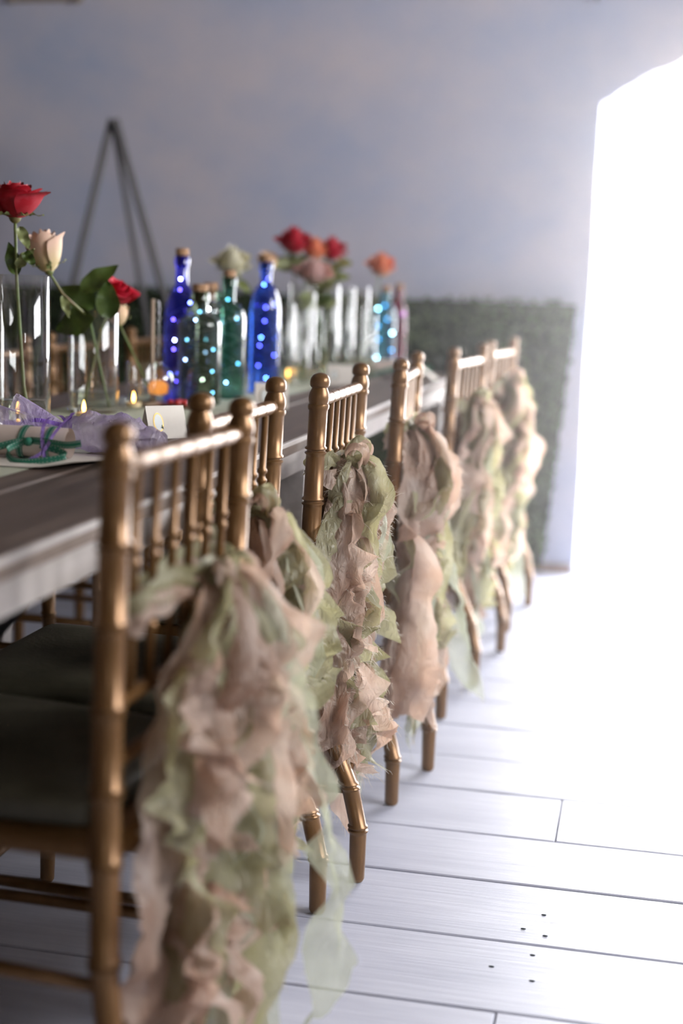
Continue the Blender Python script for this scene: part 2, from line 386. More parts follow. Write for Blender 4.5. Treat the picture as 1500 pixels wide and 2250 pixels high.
# back wall with arched doorway
DX0, DX1, SPR = -0.222, 1.60, 1.77
cxd = (DX0 + DX1) / 2; hw = (DX1 - DX0) / 2; Ra = hw / sin(math.radians(35)); cz = SPR - Ra * cos(math.radians(35))
rng = random.Random(3)
out = [(DX0, -0.02), (DX0 + .004, .4), (DX0 - .003, .8), (DX0 + .003, 1.2), (DX0 - .002, 1.5)]
N = 44
for i in range(N + 1):
    a = math.radians(35) * (1 - 2 * i / N)
    j = 0 if i in (0, N) else rng.uniform(-.007, .007)
    out.append((cxd - (Ra + j) * sin(a), cz + (Ra + j) * cos(a)))
out += [(DX1, 1.5), (DX1, .8), (DX1, -0.02)]
def wall_with_opening(name, prof, xa, xb, zt, y, th, mat, label):
    """wall in the XZ plane, opening outline prof runs from its foot up and over and down"""
    m = MB(); n = len(prof)
    for side, yy in ((0, y), (1, y + th)):
        base = len(m.v)
        m.v += [(px, yy, pz) for px, pz in prof]
        m.v += [(xa, yy, -.02) if k == 0 else None for k in range(0)]
        o1 = len(m.v)
        outer = []
        for px, pz in prof: outer.append((px, yy, zt))
        m.v += outer
        for k in range(n - 1):
            q = (base + k, base + k + 1, o1 + k + 1, o1 + k)
            if abs(prof[k][0] - prof[k + 1][0]) > 1e-5 and 5 <= k < n - 4: m.f.append(q if side == 0 else q[::-1])
        # left and right of the opening
        c = len(m.v)
        lx = [(px, pz) for px, pz in prof[:6]]; rx = [(px, pz) for px, pz in prof[-4:]]
        for px, pz in lx: m.v += [(xa, yy, pz), (px, yy, pz)]
        m.v += [(xa, yy, zt), (lx[-1][0], yy, zt)]
        for k in range(len(lx)):
            q = (c + 2 * k, c + 2 * k + 1, c + 2 * k + 3, c + 2 * k + 2); m.f.append(q if side == 0 else q[::-1])
        c = len(m.v)
        for px, pz in rx[::-1]: m.v += [(px, yy, pz), (xb, yy, pz)]
        m.v += [(rx[0][0], yy, zt), (xb, yy, zt)]
        for k in range(len(rx)):
            q = (c + 2 * k, c + 2 * k + 1, c + 2 * k + 3, c + 2 * k + 2); m.f.append(q if side == 0 else q[::-1])
    c = len(m.v)
    for px, pz in prof: m.v += [(px, y, pz), (px, y + th, pz)]
    for k in range(n - 1): m.f.append((c + 2 * k, c + 2 * k + 1, c + 2 * k + 3, c + 2 * k + 2))
    o = m.build(name, mat, smooth=False)
    return struct(o, label, 'wall')
wall_with_opening('wall_back', out, X0 - .1, X1 + .2, ZC, Y1, 0.32, 'plaster', 'mottled lavender grey plaster wall with a bright arched doorway')
def wall_rect(name, axis, pos, a0, a1, hole, th, label, mat='plaster'):
    """plain wall with one rectangular opening hole=(b0,b1,z0,z1); axis 'x' = wall at x=pos"""
    m = MB(); b0, b1, z0, z1 = hole
    for (p, q, zz0, zz1) in ((a0, b0, -.02, ZC), (b1, a1, -.02, ZC), (b0, b1, -.02, z0), (b0, b1, z1, ZC)):
        if q - p < .01 or zz1 - zz0 < .01: continue
        c, d = ((p + q) / 2, (q - p))
        if axis == 'x': m.box((pos, c, (zz0 + zz1) / 2), (th, d, zz1 - zz0))
        else: m.box((c, pos, (zz0 + zz1) / 2), (d, th, zz1 - zz0))
    return struct(m.build(name, mat, smooth=False), label, 'wall')
wall_rect('wall_right', 'x', X1 + .1, Y0 - .2, Y1, (.9, 3.3, 1.5, 2.7), .2, 'plaster wall on the right with a wide unseen opening set high for its light')  # opening added out of view, set high to light back wall and sashes
wall_rect('wall_front', 'y', Y0 - .1, X0 - .2, X1 + .2, (1.45, 1.95, 1.65, 2.15), .2, 'dark timber wall behind the camera with a small unseen opening for fill light', 'ceiling')  # small opening added out of view as frontal fill for the chairs
m = MB(); m.box((X0 - .1, (Y0 + Y1) / 2, ZC / 2), (.2, Y1 - Y0, ZC + .04)); struct(m.build('wall_left', 'ceiling', smooth=False), 'dark timber wall on the left side', 'wall')
m = MB(); m.box(((X0 + X1) / 2, (Y0 + Y1) / 2, ZC + .06), (X1 - X0 + .6, Y1 - Y0 + .8, .12)); struct(m.build('ceiling', 'ceiling', smooth=False), 'dark timber ceiling above the table', 'ceiling')
m = MB(); m.box((.5, 13.9, -.06), (26, 16.1, .08)); struct(m.build('ground_outside', 'concrete', smooth=False), 'sunlit pale ground outside the doorway', 'ground')
m = MB(); m.bbox(DX0, DX1, Y1, Y1 + .34, -.03, .004, .003); struct(m.build('trim_1', 'plank', smooth=False), 'pale threshold board in the doorway', 'trim')
m = MB(); m.bbox(X0, DX0 - .01, Y1 - .022, Y1, 0, .032, .004); struct(m.build('baseboard_back', 'baseboard', smooth=False), 'low brown baseboard under the hedge panel', 'baseboard')

# boxwood hedge panel along the back wall
hd = thing('hedge_panel', 'dark green boxwood hedge panel along the foot of the back wall', 'hedge', (0, 0, 0))
m = MB(); hb = Y1 - .055
v = [(X0, hb, .03), (-.345, hb, .03), (-.268, hb, 1.03), (X0, hb, 1.03)]
v += [(x, Y1 - .001, z) for x, _, z in v]
m.add(v, [(0, 1, 2, 3), (7, 6, 5, 4), (0, 4, 5, 1), (1, 5, 6, 2), (2, 6, 7, 3), (3, 7, 4, 0)]); m.build('hedge_backing', 'hedge_back', hd, smooth=False)
m = MB(); rng = random.Random(5)
for k in range(13000):
    z = rng.uniform(.02, 1.045); xr = -.345 + .077 * z
    x = rng.uniform(-2.9, xr + .008); y = hb - abs(rng.gauss(0, .012)) - .002
    if mnoise.noise(Vector((x * 5, z * 5, 0))) < -.25 and rng.random() < .5: y = hb
    s = rng.uniform(.008, .016); a = rng.uniform(0, 2 * PI); n = Vector((rng.gauss(0, .6), -1, rng.gauss(.2, .6))).normalized()
    e = Vector((cos(a), 0, sin(a))); e = (e - n * e.dot(n)).normalized(); g = n.cross(e); c = Vector((x, y, z))
    m.add([c - e * s, c + g * s * .5, c + e * s, c - g * s * .5], [(0, 1, 2, 3)])
lv = m.build('leaves', 'box_leaf', hd, smooth=False); lv['kind'] = 'stuff'

# thin backlit haze volume, added to imitate veiling flare around the doorway
m = MB(); m.box((.65, 3.72, 1.2), (2.5, 3.5, 2.36))
hm = D.materials.new('glare_scatter'); hm.use_nodes = True; ht = hm.node_tree; ht.nodes.clear()
ho = ht.nodes.new('ShaderNodeOutputMaterial'); vs = ht.nodes.new('ShaderNodeVolumeScatter')
vs.inputs['Color'].default_value = (1, .97, .965, 1); vs.inputs['Density'].default_value = 0.020; vs.inputs['Anisotropy'].default_value = 0.78
ht.links.new(vs.outputs[0], ho.inputs['Volume'])
hz = m.build('glare', hm, smooth=False); tag(hz, 'thin bright haze volume added to imitate veiling flare at the doorway', 'glare', kind='stuff')

# ================================================================== TABLE
T = 0.775
TX0, TX1, TY0, TY1 = -1.465, -0.655, 0.35, 5.08
tb = thing('dining_table', 'long dark-topped farm table with worn white apron and legs', 'table', ((TX0 + TX1) / 2, (TY0 + TY1) / 2, 0))
tcx, tcy = tb.location.x, tb.location.y
nb = 4; bw = (TX1 - TX0) / nb
for k in range(nb):
    m = MB(); xa = TX0 + k * bw - tcx
    m.bbox(xa + .0012, xa + bw - .0012, TY0 - tcy, TY1 - tcy, T - .028, T - (.0008 * (k % 2)), .0035)
    m.build('board', 'board', tb, smooth=False)
# worn lip with edge highlight put into its colour; whitewashed apron rails and legs
m = MB(); m.bbox(TX1 - tcx, TX1 + .003 - tcx, TY0 - tcy, TY1 - tcy, T - .009, T - .001, .001); m.build('worn_highlight_lip', 'tablepaint', tb, smooth=False)
for s in (-1, 1):
    m = MB(); xc = s * ((TX1 - TX0) / 2 - .022); m.bbox(xc - .011, xc + .011, TY0 + .03 - tcy, TY1 - .03 - tcy, T - .074, T - .0285, .001); m.build('apron', 'tablepaint', tb, smooth=False)
for s in (-1, 1):
    m = MB(); yc = s * ((TY1 - TY0) / 2 - .04); m.bbox(-(TX1 - TX0) / 2 + .035, (TX1 - TX0) / 2 - .035, yc - .011, yc + .011, T - .074, T - .0285, .001); m.build('end_apron', 'tablepaint', tb, smooth=False)
for y in (.75, 2.93, 4.985):
    for s in (-1, 1):
        m = MB(); xc = s * ((TX1 - TX0) / 2 - .062)
        q = [(-.028, -.028), (.028, -.028), (.028, .028), (-.028, .028)]
        v = [(xc + a * .75, y - tcy + b_ * .75, 0) for a, b_ in q] + [(xc + a, y - tcy + b_, T - .0745) for a, b_ in q]
        m.add(v, [(0, 3, 2, 1), (4, 5, 6, 7), (0, 1, 5, 4), (1, 2, 6, 5), (2, 3, 7, 6), (3, 0, 4, 7)])
        m.build('leg', 'tablepaint', tb, smooth=False)
m = MB(); m.bbox(.365, .385, 1.80 - tcy, 1.875 - tcy, T - .135, T - .0745, .001); m.build('corner_block', 'tablepaint', tb, smooth=False)
for y in (1.84, 2.86):
    m = MB(); m.tube([(.30, y - .05 - tcy, T - .08), (.05, y - .05 - tcy, .42)], .014, 6); m.build('brace', 'iron', tb)

# ================================================================== CHIAVARI CHAIRS
SW = (.44, .36, .108)
def px_off(z):
    """rear post / leg line, x backward is negative"""
    if z > .44: return -.012 * ((z - .44) / .48) ** 1.5
    t = max(0.0, min(1.0, (SW[0] - z) / SW[1])); return -SW[2] * t * t * (3 - 2 * t)
def post_profile():
    p = [(0.0115, 0.0), (0.0145, 0.006)]
    rings = [.10, .18, .30, .42, .505, .60, .695, .785]
    z = 0.006
    zs = []
    r = lambda z: .0152 + .0022 * min(1, z / .4) - .0012 * max(0, (z - .6) / .3)
    for rz in rings:
        zs.append((r(rz - .012), rz - .012))
        for dz in (-.0085, -.0045): pass
        zs += [(r(rz), rz - .0080), (r(rz) + .0028, rz - .0055), (r(rz) + .0028, rz - .0030), (r(rz) - .0008, rz - .0012), (r(rz) - .0008, rz + .0006),
               (r(rz) + .0028, rz + .0026), (r(rz) + .0028, rz + .0050), (r(rz), rz + .0075)]
    p += zs
    p += [(.0164, .855), (.0185, .858), (.0192, .862), (.0185, .866), (.0168, .867), (.0172, .869), (.0182, .873), (.0185, .878), (.0172, .886), (.0142, .893),
          (.0136, .895), (.0160, .8965), (.0176, .900), (.0178, .906), (.0165, .912), (.0128, .917), (.0070, .920), (.0015, .921)]
    return p
def spindle_pts(y, z0, z1, xoff):
    pts, rad = [], []
    n = 40; rg = [.30, .62]
    L = z1 - z0
    zz = [0]
    for q in rg:
        for d, rr in ((-.016, .0058), (-.012, .0086), (-.008, .0086), (-.005, .0056), (.000, .0056), (.003, .0086), (.007, .0086), (.011, .0058)):
            pts.append((px_off(z0 + q * L + d) + xoff, y, z0 + q * L + d)); rad.append(rr)
    pts = [(px_off(z0) + xoff, y, z0)] + pts + [(px_off(z1) + xoff, y, z1)]
    rad = [.0062] + rad + [.0056]
    return pts, rad
HWB = .198
def make_chair():
    r = thing('chiavari_chair', 'chair', 'chair')
    me = None
    for s in (-1, 1):
        m = MB(); m.lathe(post_profile(), 18, off=lambda z: (px_off(z), s * (HWB + .012 * max(0, (.3 - z)))))
        o = m.build('back_post', 'gold', r, angle=50)
    def rail(z, rad, nring, name):
        m = MB(); pts = []; rd = []
        L = 2 * HWB - .02; x = px_off(z)
        pts.append((x, -L / 2, z)); rd.append(rad * .82)
        for k in range(nring):
            yc = -L / 2 + L * (k + .5) / nring * 1.0
            for d, f in ((-.0045, 1.0), (-.004, .86), (.0, .86), (.0005, 1.0)): pts.append((x, yc + d, z)); rd.append(rad * f)
            if k < nring - 1: pts.append((x, yc + L / nring * .5, z)); rd.append(rad * 1.05)
        pts.append((x, L / 2, z)); rd.append(rad * .82)
        m.tube(pts, rd, 12); m.build(name, 'gold', r, angle=50)
    rail(.872, .0115, 7, 'top_rail'); rail(.60, .0085, 5, 'lower_rail'); rail(.53, .0085, 5, 'lower_rail')
    for k in range(6):
        y = -HWB + 2 * HWB * (k + 1) / 7
        p, rd = spindle_pts(y, .602, .866, 0)
        m = MB(); m.tube(p, rd, 8); m.build('spindle', 'gold', r)
    # seat frame (trapezoid) and cushion
    def slab(z0, z1, x0, x1, w0, w1, rnd, name, mat, crown=0):
        m = MB(); n = 10
        ring = []
        pts = [(x0, -w0), (x1, -w1), (x1, w1), (x0, w0)]
        # rounded outline
        outl = []
        for i in range(4):
            p = Vector(pts[i]); a = (Vector(pts[i - 1]) - p).normalized(); c = (Vector(pts[(i + 1) % 4]) - p).normalized()
            for k in range(5):
                t = k / 4; outl.append(p + a * rnd * (1 - t) ** 2 + c * rnd * t ** 2)
        cen = Vector(((x0 + x1) / 2, 0)); L = len(outl)
        lv = [(z0, .97), (z0 + .004, 1.0), (z1 - .012, 1.0), (z1 - .004, .985), (z1, .95)]
        if crown: lv += [(z1 + crown * .6, .75), (z1 + crown * .9, .45), (z1 + crown, .12)]
        v = []
        for z, sc in lv: v += [(*(cen + (q - cen) * sc), z) for q in outl]
        f = [tuple(range(L - 1, -1, -1)), tuple((len(lv) - 1) * L + k for k in range(L))]
        for i in range(len(lv) - 1):
            for k in range(L): f.append((i * L + k, i * L + (k + 1) % L, (i + 1) * L + (k + 1) % L, (i + 1) * L + k))
        m.add(v, f); return m.build(name, mat, r, angle=40)
    slab(.415, .445, -.01, .395, .192, .205, .03, 'seat', 'gold')
    cu = slab(.4455, .476, .022, .388, .172, .198, .035, 'cushion', 'cushion', .008)
    m = MB()
    for zz, k in ((.4765, 1), ):
        pts = [(.03, -.166), (.38, -.192), (.38, .192), (.03, .166), (.03, -.166)]
        for i in range(4): m.tube([(*pts[i], .4705), (*pts[i + 1], .4705)], .0022, 6)
    m.build('piping', 'cushion', cu)
    for s in (-1, 1):
        m = MB(); pr = [(.010, 0), (.0125, .005)]
        for rz in (.09, .22, .35):
            pr += [(.014, rz - .009), (.0168, rz - .006), (.0168, rz - .003), (.0142, rz - .001), (.0142, rz + .001), (.0168, rz + .003), (.0168, rz + .006), (.0145, rz + .009)]
        pr += [(.0155, .4145)]
        m.lathe(pr, 14, off=lambda z: (.375 + .012 * (.42 - z) / .42, s * (.182 + .006 * (.42 - z) / .42))); m.build('front_leg', 'gold', r, angle=50)
        for z in (.17, .27):
            m = MB(); m.tube([(px_off(z), s * HWB, z), (.2, s * .192, z), (.378, s * .184, z)], [.0085, .0095, .0085], 8); m.build('stretcher', 'gold', r)
    for z in (.14, .24):
        m = MB(); m.tube([(.379, -.184, z), (.379, 0, z), (.379, .184, z)], [.0085, .0095, .0085], 8); m.build('stretcher', 'gold', r)
    m = MB(); m.tube([(px_off(.2), -HWB, .2), (px_off(.2), HWB, .2)], .0085, 8); m.build('stretcher', 'gold', r)
    return r
chair0 = make_chair()
SW = (.26, .26, .06)          # the nearest chair's rear legs kick back lower down
chair_near = make_chair()
SW = (.44, .36, .108)
first = [True, True]
def place_chair(x, y, rz, label, group):
    if first[0]: o = chair_near; first[0] = False
    elif first[1]: o = chair0; first[1] = False
    else: o = copy_tree(chair0)
    o.location = (x, y, 0); o.rotation_euler = (0, 0, rz); o['label'] = label; o['group'] = group
    return o
# camera-side row; local +x faces the table (world -X)
ROW = [((-.547, 1.425), (-.522, 1.840), 'gold spindle-back chair closest to the camera, at lower left'),
       ((-.593, 1.868), (-.590, 2.272), 'gold spindle-back chair second from the camera in the right row'),
       ((-.551, 2.424), (-.558, 2.815), 'sharp bronze-gold chair third from the camera with knotted sash'),
       ((-.517, 3.055), (-.545, 3.45), 'gold chair fourth from the camera, seen edge-on'),
       ((-.500, 3.80), (-.468, 4.19), 'blurred gold chair fifth in the row with bright top rail'),
       ((-.475, 4.46), (-.440, 4.85), 'farthest gold chair of the right row, before the hedge')]
chairs = []
for a, b_, lab in ROW:
    a = Vector(a); b_ = Vector(b_); c = (a + b_) / 2; d = (b_ - a).normalized()
    # local +y (lateral) -> along -d so that local +x = left
    rz = math.atan2(-d.y, -d.x) - PI / 2
    off = .012
    fwd = Vector((cos(rz), sin(rz)))
    c = c + fwd * off
    chairs.append((place_chair(c.x, c.y, rz, lab, 'gold chairs on the camera side of the table'), c, rz))
OPP = [(-1.60, 2.62, 'gold chair across the table, seat just under the near tabletop'), (-1.58, 3.27, 'gold chair across the table, seen below the table beyond the nearest'),
       (-1.60, 3.92, 'gold chair back across the table behind the tall glass vase'), (-1.59, 4.52, 'gold chair back across the table behind the hanging globe')]
opp = []
for x, y, lab in OPP:
    rz = random.uniform(-.06, .06)
    opp.append((place_chair(x, y, rz, lab, 'gold chairs on the far side of the table'), Vector((x, y)), rz))

# ================================================================== TATTERED SASHES
def strip(rng, y0, L, spread, out_, width, mat, parent, fray=0, start=(-.035, .725), tw=1.0, lean=0.0, nT=46, nS=8, puff=.05):
    ph = [rng.uniform(0, 2 * PI) for _ in range(10)]
    th0 = rng.uniform(-.9, .9) + (0 if rng.random() < .6 else PI / 2)
    tws = rng.uniform(-1.0, 1.0) * tw
    kr = rng.uniform(1.8, 4.4); A = rng.uniform(.012, .030); Bf = rng.uniform(.006, .014)
    cut = rng.uniform(-.05, .05)
    def center(t):
        o = 1 - math.exp(-t * 9)
        x = start[0] - out_ * o * (1 - .35 * t) - puff * math.exp(-((t - .14) / .12) ** 2) + .014 * sin(5 * t + ph[0]) + lean * t
        y = y0 * math.exp(-t * 3) + spread * (1 - math.exp(-t * 3.2)) + .024 * sin(6.5 * t + ph[1]) * min(1, t * 4)
        z = start[1] + .022 * math.exp(-((t - .05) / .05) ** 2) - L * t
        return Vector((x, y, z))
    def pt(u, v):
        t = u; s = 2 * v - 1
        c = center(t)
        th = th0 + tws * 2.2 * t + .7 * sin(5.2 * t + ph[2]) * min(1, t * 5)
        e = Vector((sin(th) * .9, cos(th), .22 * sin(7 * t + ph[3]))).normalized()
        n = Vector((cos(th), -sin(th), .0)).normalized()
        w = width * (.22 + .78 * min(1, t / .16) ** .7) * (1 + .22 * sin(9 * t + ph[4]))
        if t > .9: w *= 1 + (t - .9) * 2.2
        ed = abs(s) ** 1.7
        p = c + e * (s * w * .5) + n * (A * ed * sin(2 * PI * kr * t + (ph[5] if s < 0 else ph[6]) + 3.2 * mnoise.noise(Vector((t * 4 + ph[3], 1 if s < 0 else 7, ph[2])))) * min(1, t * 6) + Bf * sin(3.3 * s + ph[7] + 6 * t))
        p += n * (.012 * mnoise.noise(Vector((t * 14 + ph[8], s * 2.2, ph[9]))) + .005 * mnoise.noise(Vector((t * 34 + ph[8], s * 5, ph[9])))) + e * .006 * mnoise.noise(Vector((t * 30, s, ph[8])))
        p.z += -abs(s) * .01 * sin(6 * t + ph[3]) + cut * s * t ** 6
        if p.z < .004: p.z = .004 + rng.uniform(0, .002); 
        if p.x > -.022 and p.z > .45: p.x = -.022
        return p
    m = MB(); m.grid(pt, nT, nS)
    o = m.build('strip', mat, parent)
    if fray:
        f = MB()
        for k in range(fray):
            t = rng.uniform(.06, 1); side = rng.random() < .5
            v = 0 if side else 1
            endf = rng.random() < .18
            if endf: t, v = 1, rng.random()
            p = pt(t, v); q = pt(max(0, t - .03), v) if endf else pt(t, .12 if side else .88)
            d = (p - q); d = d.normalized() if d.length > 1e-6 else Vector((0, 0, -1))
            d = (d + Vector((rng.gauss(0, .35), rng.gauss(0, .35), rng.gauss(-.25, .4)))).normalized()
            ln = rng.uniform(.004, .010) * (2.2 if rng.random() < .12 else 1) * (1.6 if endf else 1)
            c2 = d.cross(Vector((rng.random(), rng.random(), rng.random()))).normalized() * .0004
            mid = p + d * ln * .55 + c2 * rng.uniform(-4, 4); e2 = p + d * ln + Vector((0, 0, -ln * .25)) + c2 * rng.uniform(-8, 8)
            f.add([p - d * .001 - c2, p - d * .001 + c2, mid + c2, mid - c2, e2 + c2 * .6, e2 - c2 * .6], [(0, 1, 2, 3), (3, 2, 4, 5)])
        f.build('frayed_edge', 'fray', o)['kind'] = 'stuff'
    return o
def loop(rng, base, d, L, width, mat, parent, name='bow_loop'):
    """a small folded loop of ribbon standing out of the knot"""
    d = Vector(d).normalized(); side = d.cross(Vector((.3, .2, 1))).normalized(); upv = side.cross(d)
    a0 = rng.uniform(0, 1)
    def pt(u, v):
        s = 2 * v - 1; an = 2 * PI * u
        r = L * (1 - cos(an)) / 2
        return Vector(base) + d * r + upv * (L * .28 * sin(an)) + side * s * width * .5 * (.25 + .75 * sin(PI * u) ** .6) + upv * .006 * sin(4 * s + a0)
    m = MB(); m.grid(pt, 18, 5); return m.build(name, mat, parent)
def sash(chair, c, rz, seed, label, group, fray=0, big=1.0, nstrips=12, y0=0.0, longs=1, nT=46, zk=.72, flare=False):
    rng = random.Random(seed)
    r = thing('chair_sash', label, 'sash', (c.x, c.y, 0), rz, group)
    # band round the back, in front of and behind the spindles
    for mat, dz in (('blush', 0.0), ('sage', .016)):
        ph = rng.uniform(0, 6)
        def band(u, v):
            a = 2 * PI * u; s = 2 * v - 1
            bx = (.024 + .004 * sin(3 * a + ph)) * (1 if sin(a) > 0 else -1) * min(1, abs(sin(a)) * 3.2)
            y = -cos(a) * (HWB - .030)
            z = zk - .008 + dz + s * .016 + .010 * sin(2 * a + ph) + .004 * sin(9 * a + s)
            return Vector((bx - .005 + .004 * sin(5 * s + 7 * a), y, z))
        m = MB(); m.grid(band, 60, 5); m.build('band', mat, r)
    # knot
    m = MB(); m.sphere((-.042, y0, zk), .02, 12, 8, (1.0, 1.25, 1.1))
    m.v = [tuple(Vector(p) + Vector((1, 1, 1)) * .006 * mnoise.noise(Vector(p) * 60)) for p in m.v]
    m.build('knot', 'sage', r)
    for k in range(4):
        an = rng.uniform(-1.3, 1.3)
        loop(rng, (-.045, y0, zk + .006), (-.5, sin(an) * 1.1, .25 + .75 * rng.random()), rng.uniform(.035, .065), rng.uniform(.02, .034), ('blush', 'sage')[k % 2], r)
    for k in range(nstrips):
        mat = ('blush', 'sage', 'blush', 'sage', 'blush')[k % 5]
        yy = (k / (nstrips - 1) - .5)
        strip(rng, y0 + yy * .02, rng.uniform(.46, .66) * (1 if k % 4 else .62), y0 + yy * .30 * big + rng.uniform(-.02, .02), rng.uniform(.0, .035) * big, rng.uniform(.055, .115) * big,
              mat, r, fray=fray, start=(-.035, zk + .003), puff=rng.uniform(.0, .045) * big, nT=nT)
    for k in range(int(nstrips * .6)):
        f = rng.uniform(.06, .42); yy = rng.uniform(-.5, .5)
        strip(rng, y0 * .8 + yy * .2 * big, rng.uniform(.12, .24), y0 * .8 + yy * .24 * big, rng.uniform(.0, .03), rng.uniform(.05, .085) * big, ('sage', 'blush')[k % 2], r, fray=fray // 2,
              start=(-.04 - rng.uniform(0, .025) * big, zk - f), tw=1.6, lean=rng.uniform(-.05, .01), puff=rng.uniform(0, .02), nT=22)
    for k in range(longs):
        strip(rng, y0, rng.uniform(.66, .70), y0 + rng.uniform(-.10, .10), .05 * big, .07, 'sheer', r, fray=fray // 2, start=(-.035, zk + .003), tw=.5, puff=.03, nT=nT)
    if flare: strip(rng, y0 - .02, .63, y0 - .17, .06, .065, 'sheer', r, fray=40, start=(-.035, zk + .003), tw=.3, lean=-.09, puff=.0, nT=nT)
    return r
SL = ['large soft blush and sage ragged sash on the nearest chair', 'ragged blush and sage sash on the second chair, tied low',
      'crisp frayed blush and sage chiffon sash on the third chair', 'blush chiffon sash with sage trim on the edge-on fourth chair',
      'pale blurred ragged sash on the fifth chair', 'palest blurred ragged sash on the farthest chair']
SEEDS = [23, 35, 48, 52, 66, 71]
for i, (o, c, rz) in enumerate(chairs):
    sash(o, c, rz, SEEDS[i], SL[i], 'chiffon sashes on the camera-side chairs', fray=(60, 150, 220, 150, 40, 0)[i], big=(1.25, 1.1, 1.0, 1.1, 1.0, 1.05)[i],
         nstrips=(18, 16, 18, 16, 14, 14)[i], longs=(2, 2, 1, 2, 1, 1)[i], zk=(.705, .72, .745, .75, .755, .77)[i], y0=(-.035, .02, .085, .11, .04, .0)[i], flare=i in (0, 3), nT=(46, 46, 56, 46, 34, 34)[i])
OL = ['shaded blush sash under the table on the nearest chair across', 'shaded blush sash on the second chair across the table']
for i in range(2):
    o, c, rz = opp[i]
    sash(o, c, rz, 90 + i, OL[i], 'chiffon sashes on the far-side chairs', nstrips=8, longs=0, nT=26)

# ================================================================== TABLE THINGS
TZ = T + .0022
m = MB()
def rn(u, v):
    x = -1.285 + .36 * u; y = .45 + 4.5 * v
    x += .008 * sin(9 * v + 4 * u) * (1 if u in (0, 1) else 0)
    return Vector((x, y, T + .0012 + .0006 * mnoise.noise(Vector((x * 12, y * 9, 0)))))
m.grid(rn, 10, 80)
tag(m.build('table_runner', 'runner'), 'pale sage cloth runner down the middle of the table', 'runner')

def vase(x, y, r, h, label, water=.05, group='clear glass cylinder vases', wall=.003):
    g = thing('glass_vase', label, 'vase', (x, y, TZ), 0, group)
    m = MB(); m.lathe([(r * .96, 0), (r, .004), (r, h - .002), (r - wall * .5, h), (r - wall, h - .002), (r - wall, .012), (r * .3, .010), (.001, .010)], 36)
    m.build('glass', 'glass', g, angle=40)
    if water:
        m = MB(); ri = r - wall - .0006
        m.lathe([(ri, .0125), (ri, water), (ri * .97, water - .0008), (.001, water - .001)], 30); m.build('water', 'water', g, angle=40)
    return g
vase(-1.178, 2.584, .050, .295, 'tall clear cylinder vase at the left edge holding a red rose', .055)
vase(-1.192, 2.973, .056, .224, 'wider shorter clear vase beside the tall vase, rose leaves above it', .045)
vase(-1.150, 3.165, .036, .105, 'small low clear glass beside the hanging globe', .03)
FV = [(-1.046, 4.107, .030, .237), (-1.03, 4.287, .034, .292), (-.985, 4.42, .036, .298), (-.962, 4.56, .034, .29), (-.945, 4.70, .038, .294), (-.90, 4.66, .026, .205), (-1.09, 4.45, .036, .30), (-1.01, 4.18, .022, .16)]
FL = ['slim clear vase just right of the cobalt bottle', 'left tall clear vase of the far cluster', 'clear vase under the far red roses', 'clear vase in the middle of the far cluster',
      'right tall clear vase of the far cluster', 'short clear vase in front of the cyan bottle', 'clear vase at the back of the far cluster', 'low clear vase before the far cluster']
for (x, y, r, h), l in zip(FV, FL): vase(x, y, r, h, l, .06)

# ---- roses
def petal(rng, ang, r, h, openn, width, curl, mat, parent, n=7):
    """one cupped petal; axis z, foot at the origin"""
    ph = rng.uniform(0, 6); tipn = rng.uniform(-.05, .12)
    m = MB()
    uvs = []
    def pt(u, v):
        a = (2 * u - 1); vv = v * (1 - .22 * abs(a) ** 2.5)
        w = width * (sin(PI * min(1, .12 + vv * .72)) ** .6)
        an = ang + a * w
        rr = r * (.15 + .85 * sin(PI / 2 * min(1, vv * 1.25)) ** .6) + openn * vv ** 2 * r
        z = h * vv
        if vv > .72:
            q = (vv - .72) / .28; rr += curl * r * q * q; z -= curl * h * .35 * q * q
        rr += .03 * r * sin(5 * a + ph) * vv + (tipn * r * (1 - abs(a)) * vv ** 4)
        z += .03 * h * sin(4 * a + ph) * vv
        uvs.append((u, v))
        return Vector((rr * cos(an), rr * sin(an), z))
    m.grid(pt, n, n)
    o = m.build('petal', mat, parent)
    uvl = o.data.uv_layers.new(name='UVMap')
    for lp in o.data.loops: uvl.data[lp.index].uv = uvs[lp.vertex_index]
    return o
def leaf(p, d, L, w, mat, parent, upv=(0.15, -1, .35), droop=.2, name='leaf'):
    d = Vector(d).normalized(); upv = Vector(upv); side = d.cross(upv).normalized(); n = side.cross(d)
    p = Vector(p)
    def pt(u, v):
        s = 2 * v - 1; t = u
        ww = w * .5 * (sin(PI * t ** .8) ** .8 * (1 - .25 * t)) if 0 < t < 1 else 0
        q = p + d * L * t + side * s * ww + n * (abs(s) * ww * .35 - droop * L * t * t + .004 * sin(14 * t) * abs(s))
        return q
    m = MB(); m.grid(pt, 10, 4); return m.build(name, mat, parent)
def orient(o, center, axis):
    q = Vector(axis).normalized().to_track_quat('Z', 'Y'); o.location = center; o.rotation_mode = 'QUATERNION'; o.rotation_quaternion = q
